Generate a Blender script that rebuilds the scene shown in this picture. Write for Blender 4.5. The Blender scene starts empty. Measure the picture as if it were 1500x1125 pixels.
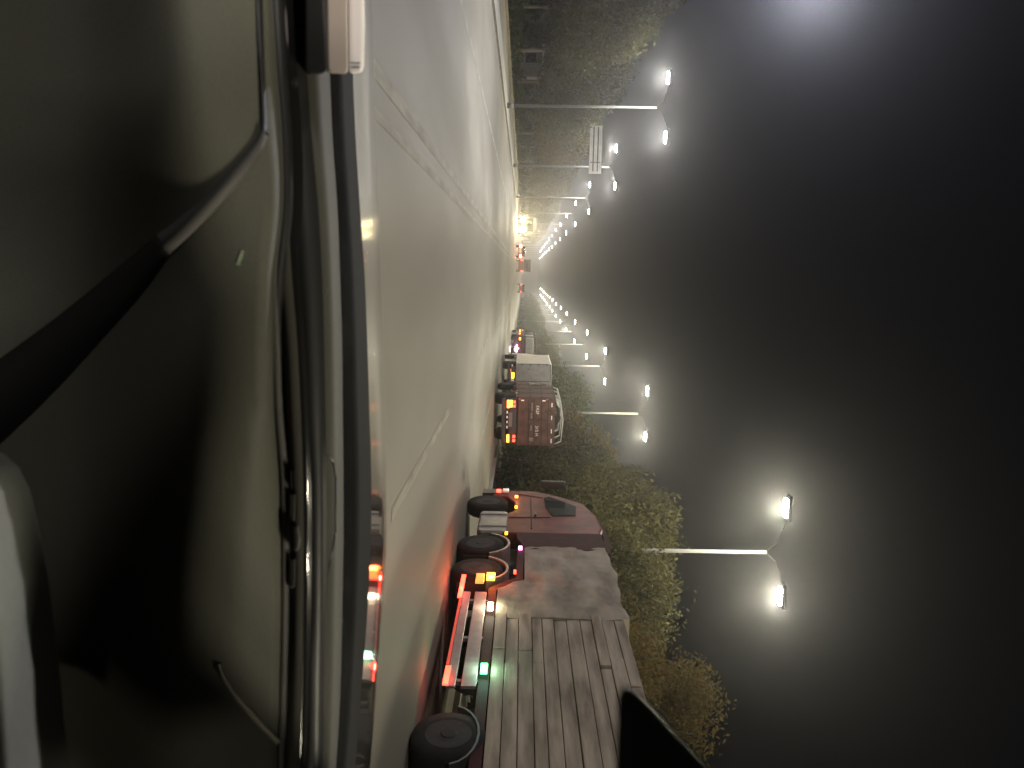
import bpy, bmesh, math, random
from mathutils import Vector, Matrix
R = math.radians
sc = bpy.context.scene
col = sc.collection
random.seed(7)

# ------------------------------------------------------------------ camera
F = 1100.0                       # focal length in photo pixels (1500 x 1125)
VX, VY, ROLL = 768.0, 400.0, 0.0175
CAM = Vector((0.0, 0.0, 1.35))
ay = Vector(((VX - 750) / F, (562.5 - VY) / F, -1.0)).normalized()      # road direction seen by the camera
az = Vector((1.0, -ROLL, 0.0)); az = (az - ay * az.dot(ay)).normalized()  # world up (photo was taken sideways)
ax = ay.cross(az)
M3 = Matrix((ax, ay, az))        # camera -> world
cam = bpy.data.cameras.new('camera')
cam.sensor_width = 36.0; cam.lens = F / 1500 * 36
cam.clip_start = 0.02; cam.clip_end = 3000
cam.dof.use_dof = True; cam.dof.focus_distance = 35; cam.dof.aperture_fstop = 7.5
cam_o = bpy.data.objects.new('camera', cam); col.objects.link(cam_o)
cam_o.matrix_world = Matrix.Translation(CAM) @ M3.to_4x4()
sc.camera = cam_o

def at(px, py, Y):
    """point at forward distance Y on the sight line of a photo pixel"""
    d = M3 @ Vector(((px - 750) / F, (562.5 - py) / F, -1.0))
    return CAM + d * (Y / d.y)

# ------------------------------------------------------------------ night sky, exposure
w = bpy.data.worlds.new('World'); sc.world = w; w.use_nodes = True
bg = w.node_tree.nodes['Background']
bg.inputs['Color'].default_value = (0.75, 0.78, 1.0, 1); bg.inputs['Strength'].default_value = 0.0022
sc.view_settings.view_transform = 'Standard'; sc.view_settings.look = 'None'
sc.view_settings.exposure = 0.0; sc.view_settings.gamma = 1.0
sc.cycles.use_denoising = True
sc.cycles.volume_bounces = 0; sc.cycles.max_bounces = 5; sc.cycles.diffuse_bounces = 2
sc.cycles.glossy_bounces = 3; sc.cycles.transparent_max_bounces = 6
sc.cycles.sample_clamp_indirect = 4.0; sc.cycles.sample_clamp_direct = 0
sc.cycles.caustics_reflective = False; sc.cycles.caustics_refractive = False
LAMP_W = 4200.0

# ------------------------------------------------------------------ materials
def new_mat(name):
    m = bpy.data.materials.new(name); m.use_nodes = True
    return m, m.node_tree.nodes, m.node_tree.links, m.node_tree.nodes['Principled BSDF']

def plain(name, c, rough=0.5, metal=0.0, var=0.25, scale=6.0, bump=0.0, coat=0.0, spec=0.5, stretch=(1, 1, 1)):
    m, n, l, b = new_mat(name)
    tc = n.new('ShaderNodeTexCoord'); mp = n.new('ShaderNodeMapping'); mp.inputs['Scale'].default_value = stretch
    l.new(tc.outputs['Object'], mp.inputs['Vector'])
    nz = n.new('ShaderNodeTexNoise'); nz.inputs['Scale'].default_value = scale; nz.inputs['Detail'].default_value = 6
    l.new(mp.outputs[0], nz.inputs['Vector'])
    cr = n.new('ShaderNodeValToRGB')
    cr.color_ramp.elements[0].position = 0.3; cr.color_ramp.elements[1].position = 0.7
    cr.color_ramp.elements[0].color = (*[x * (1 - var) for x in c], 1)
    cr.color_ramp.elements[1].color = (*[min(1, x * (1 + var)) for x in c], 1)
    l.new(nz.outputs['Fac'], cr.inputs['Fac']); l.new(cr.outputs[0], b.inputs['Base Color'])
    b.inputs['Roughness'].default_value = rough; b.inputs['Metallic'].default_value = metal
    b.inputs['Coat Weight'].default_value = coat; b.inputs['Specular IOR Level'].default_value = spec
    if bump:
        bp = n.new('ShaderNodeBump'); bp.inputs['Strength'].default_value = bump; bp.inputs['Distance'].default_value = 0.05
        l.new(nz.outputs['Fac'], bp.inputs['Height']); l.new(bp.outputs[0], b.inputs['Normal'])
    return m

def glow(name, c, s):
    m, n, l, b = new_mat(name)
    b.inputs['Base Color'].default_value = (*[x * 0.5 for x in c], 1)
    b.inputs['Emission Color'].default_value = (*c, 1); b.inputs['Emission Strength'].default_value = s
    return m

def leaf_mat(name, c1, c2):
    m, n, l, b = new_mat(name)
    g = n.new('ShaderNodeNewGeometry'); oi = n.new('ShaderNodeObjectInfo')
    ad = n.new('ShaderNodeMath'); ad.operation = 'ADD'
    l.new(g.outputs['Random Per Island'], ad.inputs[0])
    mu = n.new('ShaderNodeMath'); mu.operation = 'MULTIPLY'; mu.inputs[1].default_value = 0.5
    l.new(oi.outputs['Random'], mu.inputs[0]); l.new(mu.outputs[0], ad.inputs[1])
    cr = n.new('ShaderNodeValToRGB')
    cr.color_ramp.elements[0].color = (*c1, 1); cr.color_ramp.elements[1].color = (*c2, 1)
    cr.color_ramp.elements[1].position = 1.3 if False else 1.0
    l.new(ad.outputs[0], cr.inputs['Fac']); l.new(cr.outputs[0], b.inputs['Base Color'])
    b.inputs['Roughness'].default_value = 0.8; b.inputs['Specular IOR Level'].default_value = 0.08
    tr = n.new('ShaderNodeBsdfTranslucent'); l.new(cr.outputs[0], tr.inputs['Color'])
    mx = n.new('ShaderNodeMixShader'); mx.inputs[0].default_value = 0.3
    l.new(b.outputs[0], mx.inputs[1]); l.new(tr.outputs[0], mx.inputs[2])
    l.new(mx.outputs[0], n['Material Output'].inputs['Surface'])
    return m

def asphalt():
    m, n, l, b = new_mat('asphalt')
    tc = n.new('ShaderNodeTexCoord')
    def noise(scale, stretch, detail=5):
        mp = n.new('ShaderNodeMapping'); mp.inputs['Scale'].default_value = stretch
        l.new(tc.outputs['Object'], mp.inputs['Vector'])
        z = n.new('ShaderNodeTexNoise'); z.inputs['Scale'].default_value = scale; z.inputs['Detail'].default_value = detail
        l.new(mp.outputs[0], z.inputs['Vector']); return z
    fine = noise(45, (1, 1, 1)); wide = noise(0.55, (1, 0.06, 1), 6); patch = noise(0.22, (1, 0.35, 1), 6)
    a = n.new('ShaderNodeMath'); a.operation = 'MULTIPLY_ADD'; a.inputs[1].default_value = 0.35
    l.new(fine.outputs['Fac'], a.inputs[0]); 
    a2 = n.new('ShaderNodeMath'); a2.operation = 'MULTIPLY_ADD'; a2.inputs[1].default_value = 0.65
    l.new(wide.outputs['Fac'], a2.inputs[0]); l.new(a.outputs[0], a2.inputs[2])
    cr = n.new('ShaderNodeValToRGB'); l.new(a2.outputs[0], cr.inputs['Fac'])
    cr.color_ramp.elements[0].position = 0.34; cr.color_ramp.elements[1].position = 0.66
    cr.color_ramp.elements[0].color = (0.084, 0.077, 0.058, 1); cr.color_ramp.elements[1].color = (0.135, 0.122, 0.096, 1)
    l.new(cr.outputs[0], b.inputs['Base Color'])
    rr = n.new('ShaderNodeMapRange'); rr.inputs['From Min'].default_value = 0.35; rr.inputs['From Max'].default_value = 0.65
    rr.inputs['To Min'].default_value = 0.52; rr.inputs['To Max'].default_value = 0.78
    l.new(patch.outputs['Fac'], rr.inputs['Value']); l.new(rr.outputs[0], b.inputs['Roughness'])
    bp = n.new('ShaderNodeBump'); bp.inputs['Strength'].default_value = 0.25; bp.inputs['Distance'].default_value = 0.01
    l.new(fine.outputs['Fac'], bp.inputs['Height']); l.new(bp.outputs[0], b.inputs['Normal'])
    b.inputs['Specular IOR Level'].default_value = 0.06
    return m

MT = dict(
    asphalt=asphalt(),
    earth=plain('earth', (0.05, 0.05, 0.03), 0.95, var=0.4, scale=1.2),
    kerb=plain('kerb_stone', (0.19, 0.175, 0.145), 0.8, scale=2),
    paint=plain('road_paint', (0.185, 0.170, 0.135), 0.75, var=0.30, scale=5, stretch=(1, .25, 1), spec=.1),
    yellow=plain('yellow_paint', (0.10, 0.075, 0.03), 0.8, var=0.4, scale=3),
    steel=plain('galvanised_steel', (0.095, 0.096, 0.092), 0.7, 0.0, 0.12, 3),
    head=plain('lamp_housing', (0.022, 0.022, 0.022), 0.7, spec=.1),
    bark=plain('bark', (0.09, 0.075, 0.055), 0.9, var=0.4, scale=8, bump=.5),
    rubber=plain('rubber', (0.012, 0.011, 0.010), 0.9, spec=.08),
    rim=plain('steel_rim', (0.022, 0.020, 0.018), 0.8, spec=.1),
    chassis=plain('chassis', (0.022, 0.019, 0.018), 0.6, var=0.4),
    redcab=plain('red_cab_paint', (0.078, 0.012, 0.010), 0.5, coat=0.0, var=0.45, scale=2.5, spec=.06),
    maroon=plain('dark_maroon', (0.030, 0.008, 0.008), 0.7, var=0.3, spec=.06),
    glass=plain('dark_glass', (0.012, 0.016, 0.016), 0.08, var=0.2),
    tank=plain('tank_metal', (0.17, 0.15, 0.135), 0.42, 0.4, var=0.2),
    guard=plain('side_guard', (0.13, 0.095, 0.088), 0.55, var=0.25),
    load=plain('load_boards', (0.185, 0.150, 0.112), 0.85, var=0.42, scale=3.0, bump=0.6, spec=.1, stretch=(1, .35, 2.2)),
    wrap=plain('load_wrap', (0.178, 0.148, 0.112), 0.85, var=0.4, scale=2.6, bump=1.0, stretch=(1, .5, 1), spec=.1),
    brown=plain('redbrown_panel', (0.078, 0.038, 0.030), 0.75, var=0.35, scale=3, spec=.1),
    brown_d=plain('redbrown_rail', (0.030, 0.016, 0.013), 0.7, var=0.25, spec=.1),
    white=plain('white_van_panel', (0.30, 0.275, 0.25), 0.65, var=0.14, scale=3),
    pale=plain('pale_tarp', (0.42, 0.40, 0.36), 0.7, var=0.2, bump=.4),
    marker=plain('reflective_tape', (0.8, 0.74, 0.72), 0.4, var=.05),
    tapered=plain('red_tape', (0.45, 0.03, 0.03), 0.4, var=.05),
    letter=plain('faded_letter_paint', (0.62, 0.50, 0.44), 0.7, var=.3, scale=20),
    logo=plain('orange_decal', (0.40, 0.22, 0.08), 0.7, var=.2),
    signback=plain('sign_aluminium', (0.80, 0.77, 0.77), 0.5, 0.0, 0.12, 1.5),
    signrib=plain('sign_rib', (0.12, 0.11, 0.11), 0.6),
    hut=plain('hut_wall', (0.14, 0.14, 0.13), 0.85),
    carpaint=plain('dark_car_paint', (0.03, 0.03, 0.035), 0.25, coat=.6),
    bonnet=plain('bonnet_paint', (0.03, 0.028, 0.025), 0.07, coat=0.3, var=.05, scale=2),
    dash=plain('dash_plastic', (0.078, 0.077, 0.062), 0.7, var=0.08, scale=320, bump=0.04, spec=.25),
    dash2=plain('dash_soft_top', (0.044, 0.042, 0.035), 0.85, var=0.08, scale=320, bump=0.04, spec=.2),
    dark=plain('black_plastic', (0.010, 0.010, 0.010), 0.5, var=0.1, scale=200),
    cowl=plain('matt_black', (0.005, 0.005, 0.005), 0.95, var=0.1, spec=0.08),
    piano=plain('piano_black', (0.008, 0.008, 0.008), 0.12, var=0.1),
    satin=plain('satin_trim', (0.075, 0.070, 0.068), 0.6, 0.0, var=0.05, spec=.2), edge=plain('lit_edge_trim', (0.30, 0.28, 0.23), 0.6, var=.05),  # edge: paler copy of the trim, its lit look put into the colour
    padded=plain('grey_fabric', (0.20, 0.205, 0.185), 0.8, var=0.08, scale=120),
    housing=plain('cluster_housing', (0.42, 0.36, 0.32), 0.35, var=0.08),
    lining=plain('roof_lining', (0.10, 0.10, 0.10), 0.9),
    g_lamp=glow('lamp_light', (1.0, 0.97, 0.82), 26), g_lampb=glow('lamp_light_cool', (0.93, 0.97, 1.0), 26),
    g_red=glow('red_light', (1.0, 0.06, 0.03), 6), g_or=glow('orange_light', (1.0, 0.28, 0.03), 9),
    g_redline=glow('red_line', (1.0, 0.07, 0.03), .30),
    g_or2=glow('orange_reflector_glow', (1.0, 0.25, 0.04), 1.6),  # reflectors made to glow, the light they return put into emission
    g_am=glow('amber_light', (1.0, 0.55, 0.02), 6), g_wh=glow('white_marker', (1.0, 0.95, 0.6), 10),
    g_gr=glow('green_light', (0.10, 1.0, 0.35), 9), g_pk=glow('pink_light', (1.0, 0.25, 0.65), 7),
    g_head=glow('headlight', (1.0, 0.80, 0.38), 1500), g_headw=glow('headlight_white', (1.0, 0.95, 0.85), 1500),
    g_tail=glow('tail_light', (1.0, 0.16, 0.05), 300),
    g_text=glow('green_text_glow', (0.35, 0.42, 0.25), 0.45),  # raised lettering given a glow of its own, it is no lamp
    g_disp=glow('lit_display_edge', (1.0, 0.90, 0.82), 0.22),
    leaf_g=leaf_mat('leaf_green', (0.024, 0.029, 0.010), (0.054, 0.060, 0.021)),
    leaf_o=leaf_mat('leaf_olive', (0.028, 0.028, 0.010), (0.068, 0.061, 0.022)),
    leaf_y=leaf_mat('leaf_golden', (0.048, 0.036, 0.010), (0.100, 0.071, 0.020)),
    leaf_l=leaf_mat('leaf_left_shaded', (0.012, 0.014, 0.006), (0.050, 0.047, 0.019)),  # left leaves darkened, the weak light on those crowns put into their colour
    leaf_d=leaf_mat('leaf_dark', (0.016, 0.020, 0.010), (0.035, 0.042, 0.018)),
)

# ------------------------------------------------------------------ mesh helpers
class MB:
    def __init__(s): s.bm = bmesh.new()
    def box(s, x0, x1, y0, y1, z0, z1, bev=0.0):
        vs = [s.bm.verts.new((x, y, z)) for x in (x0, x1) for y in (y0, y1) for z in (z0, z1)]
        fs = [(0, 1, 3, 2), (4, 6, 7, 5), (0, 4, 5, 1), (2, 3, 7, 6), (0, 2, 6, 4), (1, 5, 7, 3)]
        F_ = [s.bm.faces.new([vs[i] for i in f]) for f in fs]
        if bev:
            es = list({e for f in F_ for e in f.edges})
            bmesh.ops.bevel(s.bm, geom=es, offset=bev, segments=3, affect='EDGES', profile=0.5)
        return s
    def tube(s, p0, p1, r0, r1=None, seg=10, cap=True):
        p0, p1 = Vector(p0), Vector(p1); r1 = r0 if r1 is None else r1
        d = (p1 - p0).normalized(); u = d.orthogonal().normalized(); v = d.cross(u)
        A = []; B = []
        for i in range(seg):
            a = 2 * math.pi * i / seg; o = u * math.cos(a) + v * math.sin(a)
            A.append(s.bm.verts.new(p0 + o * r0)); B.append(s.bm.verts.new(p1 + o * r1))
        for i in range(seg):
            j = (i + 1) % seg; f = s.bm.faces.new((A[i], A[j], B[j], B[i])); f.smooth = True
        if cap: s.bm.faces.new(A[::-1]); s.bm.faces.new(B)
        return s
    def path(s, pts, r, seg=8):
        for a, b in zip(pts, pts[1:]): s.tube(a, b, r, seg=seg)
        return s
    def prism(s, pts, axis, a0, a1):
        """2-D outline extruded along an axis: 'x' -> pts are (y, z); 'y' -> (x, z)"""
        def P(p, a): return (a, p[0], p[1]) if axis == 'x' else ((p[0], a, p[1]) if axis == 'y' else (p[0], p[1], a))
        A = [s.bm.verts.new(P(p, a0)) for p in pts]; B = [s.bm.verts.new(P(p, a1)) for p in pts]
        n = len(pts)
        for i in range(n):
            j = (i + 1) % n; s.bm.faces.new((A[i], A[j], B[j], B[i]))
        s.bm.faces.new(A[::-1]); s.bm.faces.new(B)
        return s
    def lathe(s, prof, c, seg=24):
        """profile (x offset, radius) turned about the x axis through c"""
        rings = []
        for dx, r in prof:
            rings.append([s.bm.verts.new((c[0] + dx, c[1] + r * math.cos(2 * math.pi * i / seg), c[2] + r * math.sin(2 * math.pi * i / seg))) for i in range(seg)])
        for a, b in zip(rings, rings[1:]):
            for i in range(seg):
                j = (i + 1) % seg; f = s.bm.faces.new((a[i], a[j], b[j], b[i])); f.smooth = True
        s.bm.faces.new(rings[0][::-1]); s.bm.faces.new(rings[-1])
        return s
    def grid(s, rows, smooth=True):
        V = [[s.bm.verts.new(p) for p in r] for r in rows]
        for a, b in zip(V, V[1:]):
            for i in range(len(a) - 1):
                f = s.bm.faces.new((a[i], a[i + 1], b[i + 1], b[i])); f.smooth = smooth
        return s
    def solid(s, A, B):
        """closed solid between two equal outlines of 3-D points"""
        a = [s.bm.verts.new(p) for p in A]; b = [s.bm.verts.new(p) for p in B]; n = len(a)
        for i in range(n):
            j = (i + 1) % n; f = s.bm.faces.new((a[i], a[j], b[j], b[i])); f.smooth = True
        s.bm.faces.new(a[::-1]); s.bm.faces.new(b)
        return s
    def build(s, name, mat, parent=None, origin=None):
        bmesh.ops.recalc_face_normals(s.bm, faces=s.bm.faces)
        me = bpy.data.meshes.new(name)
        off = Vector((0, 0, 0))
        if parent is not None:
            p = parent
            while p is not None: off += p.location; p = p.parent
        elif origin is not None: off = Vector(origin)
        s.bm.transform(Matrix.Translation(-off)); s.bm.to_mesh(me); s.bm.free()
        me.materials.append(mat)
        o = bpy.data.objects.new(name, me); col.objects.link(o)
        if parent is not None: o.parent = parent
        elif origin is not None: o.location = origin
        return o

def tag(o, label=None, cat=None, group=None, kind=None):
    if label: o['label'] = label
    if cat: o['category'] = cat
    if group: o['group'] = group
    if kind: o['kind'] = kind
    return o
def empty(name, loc, label, cat, group=None):
    o = bpy.data.objects.new(name, None); col.objects.link(o); o.location = loc; o.empty_display_size = .2
    return tag(o, label, cat, group)
def copy_tree(o, parent=None):
    c = o.copy(); col.objects.link(c)
    if parent is not None: c.parent = parent
    for ch in list(o.children): copy_tree(ch, c)
    return c
def light(name, kind, loc, power, color, size, parent=None, down=False, spot=None, blend=.6):
    L = bpy.data.lights.new(name, kind); L.energy = power; L.color = color; L.shadow_soft_size = size
    if kind == 'SPOT': L.spot_size = spot; L.spot_blend = blend
    o = bpy.data.objects.new(name, L); col.objects.link(o); o.location = loc
    if parent is not None:
        o.parent = parent; off = Vector((0, 0, 0)); p = parent
        while p is not None: off += p.location; p = p.parent
        o.location = Vector(loc) - off
    return o
def text(name, body, size, loc, rot, mat, parent, depth=.004):
    cu = bpy.data.curves.new(name, 'FONT'); cu.body = body; cu.size = size; cu.extrude = depth
    cu.align_x = 'CENTER'; cu.align_y = 'CENTER'
    t = bpy.data.objects.new(name, cu); col.objects.link(t)
    dg = bpy.context.evaluated_depsgraph_get(); me = bpy.data.meshes.new_from_object(t.evaluated_get(dg))
    bpy.data.objects.remove(t)
    me.materials.clear(); me.materials.append(mat)
    o = bpy.data.objects.new(name, me); col.objects.link(o)
    o.parent = parent; off = Vector((0, 0, 0)); p = parent
    while p is not None: off += p.location; p = p.parent
    o.matrix_local = Matrix.Translation(Vector(loc) - off) @ rot
    return o

# ------------------------------------------------------------------ ground and road
YE = 900
def sheet(name, x0, x1, y0, y1, z, mat, kind='structure', label=None):
    ny = 40
    b = MB(); b.grid([[(x0, y0 + (y1 - y0) * i / ny, z), (x1, y0 + (y1 - y0) * i / ny, z)] for i in range(ny + 1)], False)
    o = b.build(name, mat); tag(o, label, None, None, kind); return o
sheet('ground', -120, 120, -40, YE, -0.012, MT['earth'])
road = sheet('road', -14.6, 9.2, -38, YE - 2, 0.0, MT['asphalt'])
k = MB(); k.box(9.2, 9.42, -38, YE - 2, -.01, .13); tag(k.build('kerb', MT['kerb']), kind='structure')
k = MB(); k.box(-14.9, -14.6, -38, YE - 2, -.01, .14); tag(k.build('kerb', MT['yellow']), kind='structure')
k = MB()
k.box(-10.9, -9.6, -38, YE - 2, -.01, .09); tag(k.build('median_strip', MT['kerb']), kind='structure')
# painted lines, 4 mm above the road
pl = MB()
def line(x, wd, y0, y1):
    pl.grid([[(x - wd / 2, y0, .004), (x + wd / 2, y0, .004)], [(x - wd / 2, y1, .004), (x + wd / 2, y1, .004)]], False)
for yy in range(-12, 400, 15):
    line(2.55, .15, yy + 4.6, yy + 11.0)
line(-1.75, .16, -20, 500)
line(-1.38, .10, -20, 500)
line(-5.3, .18, -20, 600)
line(-9.2, .16, -20, 600)
line(5.6, .15, 24, 400)
tag(pl.build('lane_markings', MT['paint']), kind='structure')

# ------------------------------------------------------------------ street lamps
def street_lamp(x, y, zl, label, group, full=True, warm=True):
    t = empty('street_lamp', (x, y, 0), label, 'street lamp', group)
    p = MB(); p.tube((x, y, 0), (x, y, zl - .7), .10, .062, 12); p.tube((x, y, 0), (x, y, .5), .17, .17, 12)
    p.build('pole', MT['steel'], t)
    for s in (-1, 1):
        a = MB(); a.path([(x, y, zl - .75), (x + s * .35, y, zl - .35), (x + s * .9, y, zl - .12), (x + s * 1.35, y, zl)], .02)
        a.build('arm', MT['head'], t)
        hx = x + s * 1.75
        h = MB(); h.box(hx - .5, hx + .5, y - .19, y + .19, zl - .02, zl + .12, .04)
        ho = h.build('lamp_head', MT['head'], t)
        le = MB(); le.box(hx - .36, hx + .36, y - .15, y + .15, zl - .15, zl - .022, .05)
        le.build('lens', MT['g_lamp'] if (s < 0) == warm else MT['g_lampb'], ho)
        if full:
            light('lamp_light', 'SPOT', (hx, y, zl - .25), LAMP_W * (1.5 if x < 0 and 10 < y < 30 else 1), (1.0, .93, .70) if x > 0 else ((.88, .89, 1.0) if 10 < y < 30 else (.98, .94, .84)), .35 if y > 5 else .7, ho, spot=R(179), blend=.12)
    t.rotation_euler = (R(random.uniform(-.5, .5)), R(random.uniform(-.6, .6)), R(random.uniform(-2, 2)))
    return t
RY = [27.4, 56.1, 85.5, 111, 138]
while RY[-1] < 430: RY.append(RY[-1] + 27.5)
LY = [23.2, 48.3, 74.5, 104, 132]
while LY[-1] < 430: LY.append(LY[-1] + 27.5)
RL = ['tall double-arm street lamp with the biggest glare, rising behind the long load',
      'double-arm street lamp rising above the round green tree beyond the red-brown box truck',
      'double-arm street lamp standing above the white box truck',
      'double-arm street lamp above the open-framed truck, next beyond the white truck\'s lamp',
      'double-arm street lamp on the right just past the farthest parked truck']
LL = ['double-arm street lamp just out of view whose bluish glow fills the left sky',
      'nearest visible double-arm street lamp on the left, clear of the tall trees',
      'double-arm street lamp on the left carrying the ribbed sign panel',
      'double-arm street lamp on the left, next one beyond the ribbed sign',
      'double-arm street lamp on the left, second one beyond the ribbed sign']
for i, y in enumerate(RY):
    street_lamp(10.4, y, 11.45 if i == 0 else 10.9, RL[i] if i < 5 else 'tiny distant street lamp in the right-hand row near the vanishing point', 'street lamps along the right side', i < 11)
for i, y in enumerate(LY):
    street_lamp(-10.2, y, 10.0, LL[i] if i < 5 else 'tiny distant street lamp in the left-hand row near the vanishing point', 'street lamps along the left side', i < 11, False)
for y in (-1.3, -27):
    street_lamp(10.4, y, 10.9, 'street lamp behind the camera on the right side', 'street lamps behind the camera, right')
for y in (-9.0,):
    street_lamp(-10.2, y, 10.0, 'street lamp behind the camera on the left side', 'street lamps behind the camera, left')

# ------------------------------------------------------------------ trees
def leaf(bm, c, s, rnd, droop):
    d = Vector((rnd.gauss(0, 1), rnd.gauss(0, 1), rnd.gauss(0, .7) - droop)).normalized()
    u = d.orthogonal().normalized(); u.rotate(Matrix.Rotation(rnd.uniform(0, 6.28), 3, d))
    w_ = s * rnd.uniform(.35, .55); h = s * rnd.uniform(.8, 1.3)
    a, b_ = d * h, u * w_
    bm.faces.new([bm.verts.new(c + q) for q in (-a * .5, b_ * .5 - a * .05, a * .5, -b_ * .5 - a * .05)])
def make_tree(seed, H, rad, base, nclump, nleaf, size, droop, shape=1.0):
    rnd = random.Random(seed)
    tr = MB()
    tr.tube((0, 0, 0), (rnd.uniform(-.1, .1), 0, base), .16, .12, 8)
    tips = []
    for i in range(nclump):
        a = rnd.uniform(0, 6.283); q = rnd.random() ** .45
        zz = rnd.uniform(-1, 1)
        rr = rad * q * math.sqrt(max(0, 1 - zz * zz * .85)) * (1 - .25 * max(0, zz) * shape)
        zc = (H + base) / 2 + zz * (H - base) / 2 * .86
        tips.append(Vector((rr * math.cos(a), rr * math.sin(a), zc)))
    for t in tips[:14]:
        s0 = Vector((0, 0, base * rnd.uniform(.75, 1.0))); mid = s0.lerp(t, .5) + Vector((0, 0, .25))
        tr.tube(s0, mid, .07, .05, 6, False); tr.tube(mid, t, .05, .015, 6, False)
    cr = bmesh.new()
    for t in tips:
        cs = rnd.uniform(.45, .95) * rad * .34
        for j in range(int(nleaf * rnd.uniform(.6, 1.3))):
            p = Vector((rnd.gauss(0, 1), rnd.gauss(0, 1), rnd.gauss(0, .8)))
            p = p.normalized() * min(p.length, 2.0) * cs * .62
            p.z -= droop * (p.x * p.x + p.y * p.y) * .35
            leaf(cr, t + p, size, rnd, droop)
    def fin(bm, nm):
        me = bpy.data.meshes.new(nm); bm.to_mesh(me); bm.free(); return me
    return fin(tr.bm, 'trunk'), fin(cr, 'crown')
KINDS = {
    'round': make_tree(1, 8.0, 3.2, 2.0, 95, 150, .30, .25),
    'droop': make_tree(2, 8.4, 3.4, 1.8, 105, 230, .22, 1.0),
    'open': make_tree(3, 7.4, 2.8, 1.8, 55, 330, .15, .6),
    'tall': make_tree(4, 10.3, 3.5, 2.7, 110, 150, .32, .8, 1.0),
    'tall2': make_tree(5, 9.9, 3.7, 2.9, 95, 150, .32, .5, .6),
}
def tree(kind, x, y, s, mat, label, group, name='tree'):
    t = empty(name, (x, y, 0), label, 'tree', group)
    t.scale = (s, s, s); t.rotation_euler = (0, 0, random.uniform(0, 6.28))
    for nm, me, m in (('trunk', KINDS[kind][0], MT['bark']), ('crown', KINDS[kind][1], mat)):
        o = bpy.data.objects.new(nm, me); col.objects.link(o); o.parent = t
        if not me.materials: me.materials.append(None)
        o.material_slots[0].link = 'OBJECT'; o.material_slots[0].material = m
    return t
GR = 'street trees along the right verge'
RT = [('open', 12.0, 19.2, .93, 'leaf_y', 'golden-brown ragged tree at the rear end of the long load'),
      ('droop', 11.9, 27.0, .86, 'leaf_o', 'olive drooping tree behind the near street lamp pole and the load'),
      ('droop', 11.8, 33.5, 1.02, 'leaf_o', 'largest olive tree with drooping leaves above the red truck cab'),
      ('round', 12.2, 41.0, .93, 'leaf_o', 'olive tree just past the red truck cab, before the red-brown truck'),
      ('round', 12.0, 47.5, .93, 'leaf_y', 'golden-tinged dense tree beside the red-brown truck\'s right side'),
      ('round', 11.9, 63.0, .90, 'leaf_g', 'green tree with rounded clumps behind the top of the red-brown truck'),
      ('round', 11.7, 71.0, .98, 'leaf_g', 'green bushy tree above the left edge of the red-brown truck'),
      ('open', 12.0, 82.0, .84, 'leaf_o', 'thin yellowish tree above the white box truck'),
      ('round', 12.0, 92.0, .80, 'leaf_o', 'olive tree between the white truck and the open-framed truck'),
      ('round', 12.0, 104.0, .80, 'leaf_g', 'green tree just above the open-framed truck')]
for a in RT: tree(a[0], a[1], a[2], a[3], MT[a[4]], a[5], GR)
y = 116.0
while y < 330:
    tree(random.choice(['round', 'open', 'droop']), 12.0 + random.uniform(-.5, .5), y, random.uniform(.74, .9), MT[random.choice(['leaf_g', 'leaf_o'])],
         'small dim far tree in the right-hand row beyond the parked trucks', GR)
    y += random.uniform(8, 12)
GL = 'tall street trees along the left edge'
LT = [('tall', -15.8, 33.5, .98, 'leaf_o', 'pale olive tall tree at the left edge of the view'),
      ('tall2', -15.6, 40.0, .95, 'leaf_l', 'brownish-green tall tree just before the first left lamp'),
      ('tall', -16.2, 49.0, .93, 'leaf_l', 'dark tall tree directly behind the first left lamp pole'),
      ('tall2', -16.0, 57.5, .93, 'leaf_l', 'dark tall tree between the first left lamp and the ribbed sign'),
      ('tall', -15.9, 66.0, .93, 'leaf_l', 'olive tall tree right beside the far end of the ribbed sign'),
      ('tall2', -16.2, 77.0, .90, 'leaf_l', 'lit tree crown just beyond the ribbed sign'),
      ('tall', -15.6, 88.0, .93, 'leaf_y', 'brightest yellow-green left tree, second one beyond the ribbed sign')]
for a in LT: tree(a[0], a[1], a[2], a[3], MT[a[4]], a[5], GL)
y = 99.0
while y < 330:
    tree(random.choice(['tall', 'tall2']), -16.0 + random.uniform(-.5, .5), y, random.uniform(.84, .95), MT[random.choice(['leaf_l', 'leaf_l'])],
         'dim hazy far tree in the left-hand row near the vanishing point', GL)
    y += random.uniform(9, 12)
def mass(name, x0, x1, y0, y1, z1, n, size, seed, label):
    rnd = random.Random(seed); bm = bmesh.new()
    for i in range(n):
        yy = y0 + (y1 - y0) * rnd.random() ** 1.6
        top = z1 * (.72 + .28 * math.sin(yy * .31 + seed) * math.cos(yy * .13)) 
        leaf(bm, Vector((rnd.uniform(x0, x1), yy, top * rnd.random() ** .8)), size * rnd.uniform(.7, 1.4), rnd, .3)
    me = bpy.data.meshes.new(name); bm.to_mesh(me); bm.free(); me.materials.append(MT['leaf_d'])
    o = bpy.data.objects.new(name, me); col.objects.link(o); tag(o, label, 'vegetation', None, 'stuff')
mass('wood', -32, -22, 10, 420, 7.0, 26000, .9, 3, 'dark mass of trees behind the left-hand row')
mass('wood', 16, 24, 4, 420, 5.4, 24000, .8, 4, 'dark mass of trees behind the right-hand row')
mass('undergrowth', 10.6, 13.6, 4, 330, 1.9, 22000, .32, 5, 'dark shrubs under the right-hand trees')
mass('undergrowth', -18.5, -15.4, 20, 330, 1.3, 16000, .34, 6, 'dark shrubs under the left-hand trees')

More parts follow.
